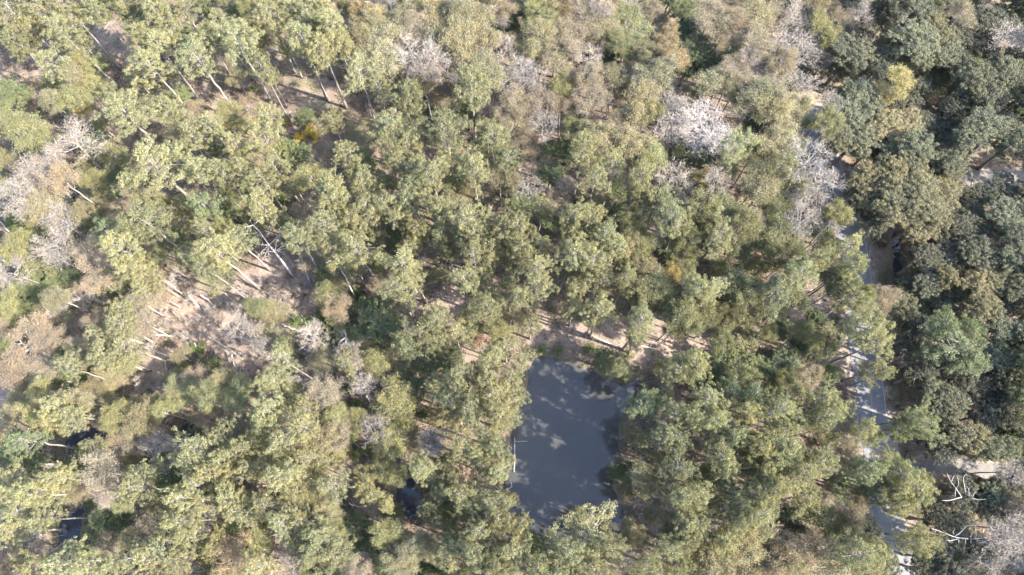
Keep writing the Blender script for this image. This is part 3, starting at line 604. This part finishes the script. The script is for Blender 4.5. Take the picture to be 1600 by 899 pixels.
def ground_at(x, y): return float(ground_z(np.array([[x, y]]))[0])
RJ = random.Random(5)
def place(kind, u, v, r, label, hc=None):
    pk, h0, colr, name, cat, _c = KIND[kind]
    if pk in ('bush', 'brush'): h = max(.8, r * at(u, v, 1)[2] / FPX * .8)
    else:
        h = (hc or h0) * (1 + RJ.uniform(-.16, .07)) * (.74 if u < 420 and 420 < v < 620 else 1) * (0.82 + .18 * min(r, 34) / 25)
    x, y, s = at(u, v, h); rm = r * s / FPX
    if pk in ('bush', 'brush'): sx = rm; sz = h; unit_c = 1.0
    else:
        sx = rm / 3.0 * {'pine': 1.07, 'oak': 1.2, 'hard': 1.08, 'thin': 1.1, 'bare': 1.08}[pk]; unit_c = 16.8 if pk == 'pine' else 16.0
        sz = h / unit_c
    # bases never stand in the water or on the road: slide out
    p = np.array([[x, y]])
    root = bpy.data.objects.new(name, None); COL.objects.link(root); root.empty_display_size = .5
    gz = ground_at(x, y)
    root.location = (x, y, max(gz, -1.2)); root.rotation_euler = (RJ.gauss(0, .012), RJ.gauss(0, .012), RJ.uniform(0, 6.283))
    ax = RJ.uniform(.88, 1.13); root.scale = (sx * ax, sx / ax, sz)
    tag(root, label, cat, GROUP[name])
    parts = RJ.choice(PROTO[pk][4:9] if pk == 'pine' and u < 640 and v > 420 else PROTO[pk][:1] if kind == 'w' else PROTO[pk]); names = ('trunk', 'limbs', 'crown') if len(parts) == 3 else ('stems', 'twigs' if pk == 'brush' else 'foliage')
    jb = RJ.uniform(.82, 1.18) * (1.1 if u < 660 else 1.0); jh = RJ.uniform(-.05, .05); bk = BARK[pk]; bj = RJ.uniform(.8, 1.2)  # left-side crowns brightened, their sunlit look put into the foliage colour
    if kind == 'w': bk = (.22, .205, .20)
    for nme, me in zip(names, parts):
        o = bpy.data.objects.new(nme, me); COL.objects.link(o); o.parent = root
        leafy = nme in ('crown', 'foliage', 'twigs')
        o.color = (colr[0] * jb * (1 + jh), colr[1] * jb, colr[2] * jb * (1 - jh), 1) if leafy else tuple(min(1, c * bj) for c in bk) + (1,)
    return root
for i, (k, u, v, r) in enumerate(TREES): place(k, u, v, r, LAB[i], None if i < N_MAIN or k in 'ujsk' else RJ.uniform(5, 9))
print('trees', len(TREES), time.time() - T0)

# ------------------------------------------------------------------ dead wood: logs, snags, poles
def log_thing(label, pix, r0, r1, z0=.18, z1=.18, col=(.48, .44, .41), name='fallen_log', cat='log', stubs=3, bend=.15, seed=1, group='logs and dead stems'):
    global rng
    rng = np.random.default_rng(seed)
    pts2 = [np.array([*P(u, v, z0 + (z1 - z0) * i / (len(pix) - 1)), z0 + (z1 - z0) * i / (len(pix) - 1)]) for i, (u, v) in enumerate(pix)]
    base = pts2[0].copy(); pl = [pts2[0]]
    for a, b_ in zip(pts2[:-1], pts2[1:]):
        for t in (1 / 3, 2 / 3, 1): pl.append(a + (b_ - a) * t + (rng.normal(0, bend * .4, 3) if t < 1 else 0))
    pl = np.array(pl) - base
    root = bpy.data.objects.new(name, None); COL.objects.link(root); root.location = base; tag(root, label, cat, group)
    g = Geo(); g.tube(pl, np.linspace(r0, r1, len(pl)) * rng.uniform(.92, 1.08, len(pl)), 8)
    o = link('stem', g.mesh('log_stem', True), M_BARK, root); o.color = (*col, 1)
    if stubs:
        g = Geo()
        for k in range(stubs):
            i = int(rng.integers(len(pl) // 3, len(pl))); d = unit(1)[0]; d[2] = abs(d[2]); L = rng.uniform(.5, 1.6)
            g.tube([pl[i], pl[i] + d * L * .5, pl[i] + d * L + rng.normal(0, .15, 3)], [r1 * .6, r1 * .4, r1 * .2], 4)
        o = link('branch_stubs', g.mesh('log_stubs'), M_BARK, root); o.color = (*col, 1)
    return root
LOGS = [('pale pole lying along the left shore of the pond', [(804,684),(803,738)], .13, .1, -.5, -.5, 0),
        ('thin grey stick pointing from the pole out over the pond', [(804,690),(824,690)], .06, .04, -.5, -.5, 0),
        ('forked grey log half sunk at the pond\'s lower left shore', [(786,775),(800,760)], .12, .07, -.45, -.45, 2),
        ('short dark stick standing out of the pond\'s muddy shallows', [(815,815),(828,798)], .09, .04, -.55, -.35, 1),
        ('long pale log lying across the pink dirt clearing', [(400,455),(432,480),(460,500)], .17, .1, .2, .2, 3),
        ('thin log lying crosswise over the pink dirt clearing', [(416,504),(440,478),(462,458)], .14, .08, .2, .2, 2),
        ('pale log below the clearing, lying beside green bushes', [(315,520),(348,540),(380,562)], .18, .09, .25, .2, 5),
        ('thick bleached log of a pair at the left clearing', [(200,528),(222,536),(236,540)], .26, .16, .3, .3, 2),
        ('thick bleached log, lower one of the left clearing pair', [(220,542),(242,549),(260,556)], .26, .18, .3, .3, 0),
        ('straight grey log among pale pines near the bottom left', [(320,804),(360,801)], .22, .15, .6, .6, 1),
        ('grey log with pale end lying near the bottom edge', [(363,876),(402,873)], .2, .12, .5, .5, 2),
        ('short white log between pines left of the black pool', [(545,732),(567,741)], .22, .14, .4, .4, 1),
        ('pale grey log lying level below thin pines', [(470,803),(508,799)], .2, .14, .5, .5, 1),
        ('thin pale log on brown litter left of the grey shrubs', [(563,680),(592,696)], .18, .1, .4, .4, 2),
        ('white log at the far left edge above rusty tree', [(0,405),(24,418)], .22, .14, .6, .6, 1),
        ('short white log on bare ground at the left edge', [(0,664),(14,667)], .2, .16, .3, .3, 0),
        ('white broken pole standing against the upper left edge', [(0,346),(14,362)], .16, .12, .5, .5, 0),
        ('pale stick lying on the brown ground below the clearing', [(478,438),(488,452)], .13, .08, .3, .3, 0),
        ('slender pale log lying beside the dead grey trees', [(520,508),(545,540),(566,566)], .14, .07, .4, .4, 4),
        ('slender grey log lying under the dead pale tree', [(470,492),(490,530),(510,552)], .14, .07, .4, .4, 5),
        ('broken log on the dirt path above the pond', [(917,520),(955,538)], .2, .12, .25, .25, 1),
        ('long dark log on the dirt path right of the broken one', [(985,538),(1030,546)], .16, .1, .25, .25, 1)]
# thin fallen trunks strewn over the brushy left-centre
lr = random.Random(21); LP = []
while len(LP) < 46:
    u, v = (lr.uniform(400, 640), lr.uniform(500, 800)) if lr.random() < .6 else (lr.uniform(200, 420), lr.uniform(460, 620)) if lr.random() < .7 else (lr.uniform(0, 420), lr.uniform(620, 890))
    if any(math.hypot(u - a[1], v - a[2]) < 17 for a in LP) or any(math.hypot(u - l[1][0][0], v - l[1][0][1]) < 22 for l in LOGS): continue
    if any(poly_sd(np.array([P(u, v)]), w)[0] < 3 for w in W_POOLS.values()): continue
    LP.append(['log', u, v, lr.uniform(12, 32)])
KIND['log'] = ('bush', 0, None, 'fallen_log', 'fallen trunk', 'thin bleached')
for i, lb in make_labels(LP).items():
    _, u, v, L = LP[i]; a = lr.gauss(.55, .45); du, dv = math.cos(a) * L / 2, math.sin(a) * L / 2; z = lr.uniform(.25, 1.5)
    LOGS.append((lb.replace('wide ', 'long ').replace('small ', 'short '), [(u - du, v - dv), (u + lr.uniform(-2, 2), v + lr.uniform(-2, 2)), (u + du, v + dv)], lr.uniform(.1, .2), lr.uniform(.05, .1), z + lr.uniform(0, 1.2), z, lr.randint(0, 5)))
for i, (lb, px, a, b_, z0, z1, st) in enumerate(LOGS): log_thing(lb, px, a, b_, z0, z1, stubs=st, seed=700 + i, col=(.30, .26, .24) if 'dark' in lb else (.24, .215, .195))

def standing(label, base_px, top_px, h, r0=.24, col=(.30, .27, .255), branches=8, name='dead_tree', seed=1, blen=2.2, twig=True):
    """a standing dead stem whose foot shows at base_px and tip at top_px"""
    global rng
    rng = np.random.default_rng(seed)
    b = np.array([*P(*base_px, 0), 0.0]); t = np.array([*P(*top_px, h), h]); b[2] = ground_at(b[0], b[1])
    n = 9; f = np.linspace(0, 1, n)[:, None]; pl = (t - b) * f + rng.normal(0, .1, (n, 3)) * f
    root = bpy.data.objects.new(name, None); COL.objects.link(root); root.location = b; tag(root, label, 'dead tree', 'standing dead trees')
    g = Geo(); g.tube(pl, np.linspace(r0, r0 * .3, n), 7); o = link('trunk', g.mesh('dead_trunk', True), M_BARK, root); o.color = (*col, 1)
    g = Geo()
    for k in range(branches):
        i = int(rng.integers(n // 2, n)); p = pl[i]; a = rng.uniform(0, 6.28); L = rng.uniform(.5, 1) * blen
        d = np.array([math.cos(a), math.sin(a), rng.uniform(.1, .9)]); d /= np.linalg.norm(d)
        q = [p, p + d * L * .4, p + d * L * .7 + rng.normal(0, .15, 3), p + d * L + rng.normal(0, .2, 3)]; g.tube(q, [.07, .055, .04, .015], 4)
        if twig:
            for j in range(4):
                s_ = q[int(rng.integers(1, 4))]; dd = d + unit(1)[0] * .9; dd /= np.linalg.norm(dd); l2 = L * rng.uniform(.25, .5); g.tube([s_, s_ + dd * l2 * .5, s_ + dd * l2 + rng.normal(0, .08, 3)], [.035, .025, .01], 3)
    o = link('limbs', g.mesh('dead_limbs'), M_BARK, root); o.color = (*col, 1)
standing('tall leaning dead pine with bare forked top above pink clearing', (460, 434), (396, 350), 15, branches=16, seed=31, blen=3.0)
standing('slim bare dead stem standing right of the leaning dead pine', (487, 452), (452, 345), 12, r0=.14, branches=5, seed=32)
standing('bleached dead tree with many fine branches below the clearing', (506, 552), (478, 515), 8, r0=.2, branches=18, seed=33)
standing('grey dead tree with tangled branches left of bright yellow-green pine', (570, 556), (540, 528), 7, r0=.18, branches=18, seed=34)
standing('tall bare grey stem between clearing and dark evergreen thicket', (558, 470), (520, 395), 14, r0=.16, branches=10, seed=35)
standing('small pale dead tree with open fork near the lower left pools', (243, 712), (240, 680), 9, r0=.18, branches=16, seed=36)
standing('small dead tree with drooping white twigs above the black pool', (578, 628), (562, 598), 9, r0=.16, branches=18, seed=37)

# the two white snags beyond the road, drawn as bent bare limbs lifting out of the brush
def snag(label, cx, cy, limbs, z0, seed):
    global rng
    rng = np.random.default_rng(seed); b = np.array([*P(cx, cy, z0), z0]); gz = ground_at(b[0], b[1]) ; foot = np.array([b[0], b[1], gz])
    root = bpy.data.objects.new('white_snag', None); COL.objects.link(root); root.location = foot; tag(root, label, 'dead tree', 'white snags beyond the road')
    g = Geo(); g.tube([(0, 0, -.2), (.25, .1, (z0 - gz) * .5), b - foot], [.26, .2, .12], 7); o = link('trunk', g.mesh('snag_trunk', True), M_BARK, root); o.color = (.2, .18, .17, 1)
    for lim in limbs:
        pts = []
        for j, (u, v) in enumerate(lim):
            z = z0 + (j * .45 if len(lim) > 2 else j * .3); pts.append(np.array([*P(u, v, z), z]) - foot)
        pts = np.array(pts); sm = smooth_line(pts, 4)
        g = Geo(); g.tube(sm, np.linspace(.07, .03, len(sm)), 5); o = link('limb', g.mesh('snag_limb', True), M_BARK, root); o.color = (.24, .22, .205, 1)
snag('white snag with upright crooked limbs below the lower gravel track', 1502, 778,
     [[(1502,776),(1494,764),(1484,750),(1480,740)], [(1487,752),(1491,743),(1496,746),(1498,760)], [(1492,776),(1493,766),(1496,760)], [(1509,775),(1507,760),(1505,748),(1509,741),(1514,740)],
      [(1507,759),(1513,764),(1514,775)], [(1520,776),(1523,770),(1526,767)], [(1502,777),(1484,782),(1472,782)], [(1515,778),(1530,781),(1540,780)]], 10.5, 41)
snag('white snag with long level limbs, lower one below the gravel track', 1512, 842,
     [[(1512,842),(1495,840),(1480,835),(1465,829),(1455,826)], [(1492,838),(1503,830),(1510,822),(1524,821)], [(1497,836),(1508,825),(1512,822)], [(1520,842),(1535,841),(1550,838),(1568,834)],
      [(1516,840),(1521,830),(1525,834),(1524,842)], [(1508,842),(1509,850)], [(1517,842),(1517,849)], [(1526,842),(1530,848),(1543,848)], [(1498,843),(1498,848)], [(1490,834),(1489,830),(1492,828)], [(1525,843),(1538,846),(1545,843)], [(1497,842),(1485,845),(1480,844)]], 10.5, 42)
rng = np.random.default_rng(99)

# ------------------------------------------------------------------ undergrowth (uncountable): low leafy sprigs over the forest floor
def undergrowth():
    N = 60000
    u = rng.uniform(-60, 1680, N); v = rng.uniform(-60, 960, N)
    dx, dy = (u - 800) / FPX, -(v - 449.5) / FPX; s = CAM_H / -(dy * ST - CT); x = dx * s; y = (dy * CT + ST) * s; p = np.stack([x, y], 1)
    dens = vnoise(x, y, 5, 21) * .6 + vnoise(x, y, 1.7, 22) * .4
    sv = np.zeros(N)
    for a, b_, r, st in W_SAND: sv = np.maximum(sv, st * (1 - ss(.4, 1.2, np.hypot(x - a, y - b_) / r)))
    keep = (dens > .33 + .42 * sv) & (line_d(p, W_ROAD) > 3.0) & (line_d(p, W_D1) > 2.0) & (line_d(p, W_D2) > 2.0) & (poly_sd(p, W_POND) > .3)
    for w in W_POOLS.values(): keep &= poly_sd(p, w) > .1
    x, y, p = x[keep], y[keep], p[keep]; z = ground_z(p); n = len(x); print('sprigs', n)
    hue = vnoise(x, y, 7, 31); sz = rng.uniform(.25, .85, n) * (1 + (hue > .5) * .5)
    groups = {0: [], 1: [], 2: []}
    k = 13
    C = np.repeat(np.stack([x, y, z], 1), k, 0); S = np.repeat(sz, k)[:, None]; d = unit(n * k); d[:, 2] = np.abs(d[:, 2]) * .9 + .1
    C = C + d * S * rng.uniform(.3, 1.1, (n * k, 1)); N_ = d + unit(n * k) * .8; N_ /= np.linalg.norm(N_, axis=1)[:, None]
    g = Geo(); tone = np.clip(np.repeat(hue + rng.normal(0, .2, n), k) + rng.normal(0, .06, n * k), 0, 1)
    g.leaves(C, N_, rng.uniform(.16, .4, n * k), rng.uniform(.07, .18, n * k), tone)
    m, nt, pb, out = new_mat('undergrowth')
    t = node(nt, 'ShaderNodeAttribute', attribute_name='tone').outputs['Fac']
    c = ramp(nt, t, [(0., (.17, .12, .09)), (.28, (.19, .155, .10)), (.46, (.10, .105, .05)), (.72, (.08, .10, .038)), (1., (.15, .145, .055))]); nt.links.new(c, pb.inputs['Base Color']); pb.inputs['Roughness'].default_value = .7
    tr = node(nt, 'ShaderNodeBsdfTranslucent'); nt.links.new(c, tr.inputs[0]); ms = node(nt, 'ShaderNodeMixShader'); ms.inputs[0].default_value = .25
    nt.links.new(pb.outputs[0], ms.inputs[1]); nt.links.new(tr.outputs[0], ms.inputs[2]); nt.links.new(ms.outputs[0], out.inputs[0])
    tag(link('undergrowth', g.mesh('undergrowth'), m), 'patchy brown and green brush covering the forest floor', kind='stuff')
undergrowth()
# fine fallen sticks on the ground
def sticks():
    N = 5000; u = rng.uniform(-20, 1620, N); v = rng.uniform(-20, 920, N); dx, dy = (u - 800) / FPX, -(v - 449.5) / FPX; s = CAM_H / -(dy * ST - CT); x = dx * s; y = (dy * CT + ST) * s; p = np.stack([x, y], 1)
    k = (line_d(p, W_ROAD) > 2.8) & (poly_sd(p, W_POND) > .3); p = p[k]; n = len(p); z = ground_z(p) + .08
    a = rng.uniform(0, 3.14, n); N_ = np.stack([np.cos(a), np.sin(a), rng.normal(0, .12, n)], 1); N_ /= np.linalg.norm(N_, axis=1)[:, None]
    g = Geo(); L = rng.uniform(.8, 4.5, n); g.leaves(np.column_stack([p, z]), N_, L, rng.uniform(.05, .13, n), rng.uniform(.2, .9, n))
    o = link('fallen_twigs', g.mesh('fallen_twigs'), M_TWIG); o.color = (.24, .205, .185, 1); tag(o, 'grey fallen sticks scattered on the brown litter', kind='stuff')
sticks()

# ------------------------------------------------------------------ woods beyond the frame (only their shade reaches in): one mass
def mesh_arrays(me):
    V = np.empty(len(me.vertices) * 3, np.float32); me.vertices.foreach_get('co', V); q = np.empty(len(me.loops), np.int32); me.loops.foreach_get('vertex_index', q)
    t = np.empty(len(me.polygons), np.float32); me.attributes['tone'].data.foreach_get('value', t); return V.reshape(-1, 3), q.reshape(-1, 4), t
src = [(mesh_arrays(PROTO['pine'][i][2]), 16.8) for i in range(3)] + [(mesh_arrays(PROTO['oak'][i][2]), 16.) for i in range(3)]
g = Geo(); cnt = 0
for k in range(5200):
    x, y = rng.uniform(-135, 165), rng.uniform(-50, 130)
    # project to the photo at crown height
    dz = 17 - CAM_H; yc = y * CT + dz * ST; zc_ = -y * ST + dz * CT
    if zc_ > -1: continue
    u = 800 + FPX * x / -zc_; v = 449.5 - FPX * yc / -zc_
    if -42 < u < 1642 and -42 < v < 941: continue
    if u < -150 or v < -150 or u > 1950 or v > 1230: continue
    if line_d(np.array([[x, y]]), W_ROAD)[0] < 2.5: continue
    if any(math.hypot(x - a, y - b_) < 4.3 for a, b_ in getattr(g, 'pl', [])): continue
    g.pl = getattr(g, 'pl', []) + [(x, y)]
    (V, q_, t), uc = src[rng.integers(0, 3) if u < 1300 else rng.integers(3, 6)]
    sc = rng.uniform(.8, 1.15); a = rng.uniform(0, 6.28); h = rng.uniform(15, 19) if u < 1300 else rng.uniform(12.5, 15)
    c, s = math.cos(a), math.sin(a); W = np.stack([(V[:, 0] * c - V[:, 1] * s) * sc + x, (V[:, 0] * s + V[:, 1] * c) * sc + y, V[:, 2] * h / uc], 1)
    g.add(W, q_, t); cnt += 1
o = link('surrounding_woods', g.mesh('surrounding_woods'), M_LEAF); o.color = (.09, .10, .045, 1); tag(o, 'green woodland continuing beyond the edges of the view', kind='stuff')
print('outer crowns', cnt, 'total', time.time() - T0)


from collections import Counter
_d = [k for k, n in Counter(o['label'] for o in bpy.data.objects if o.get('label') and o.parent is None).items() if n > 1]
print('duplicate labels', _d)
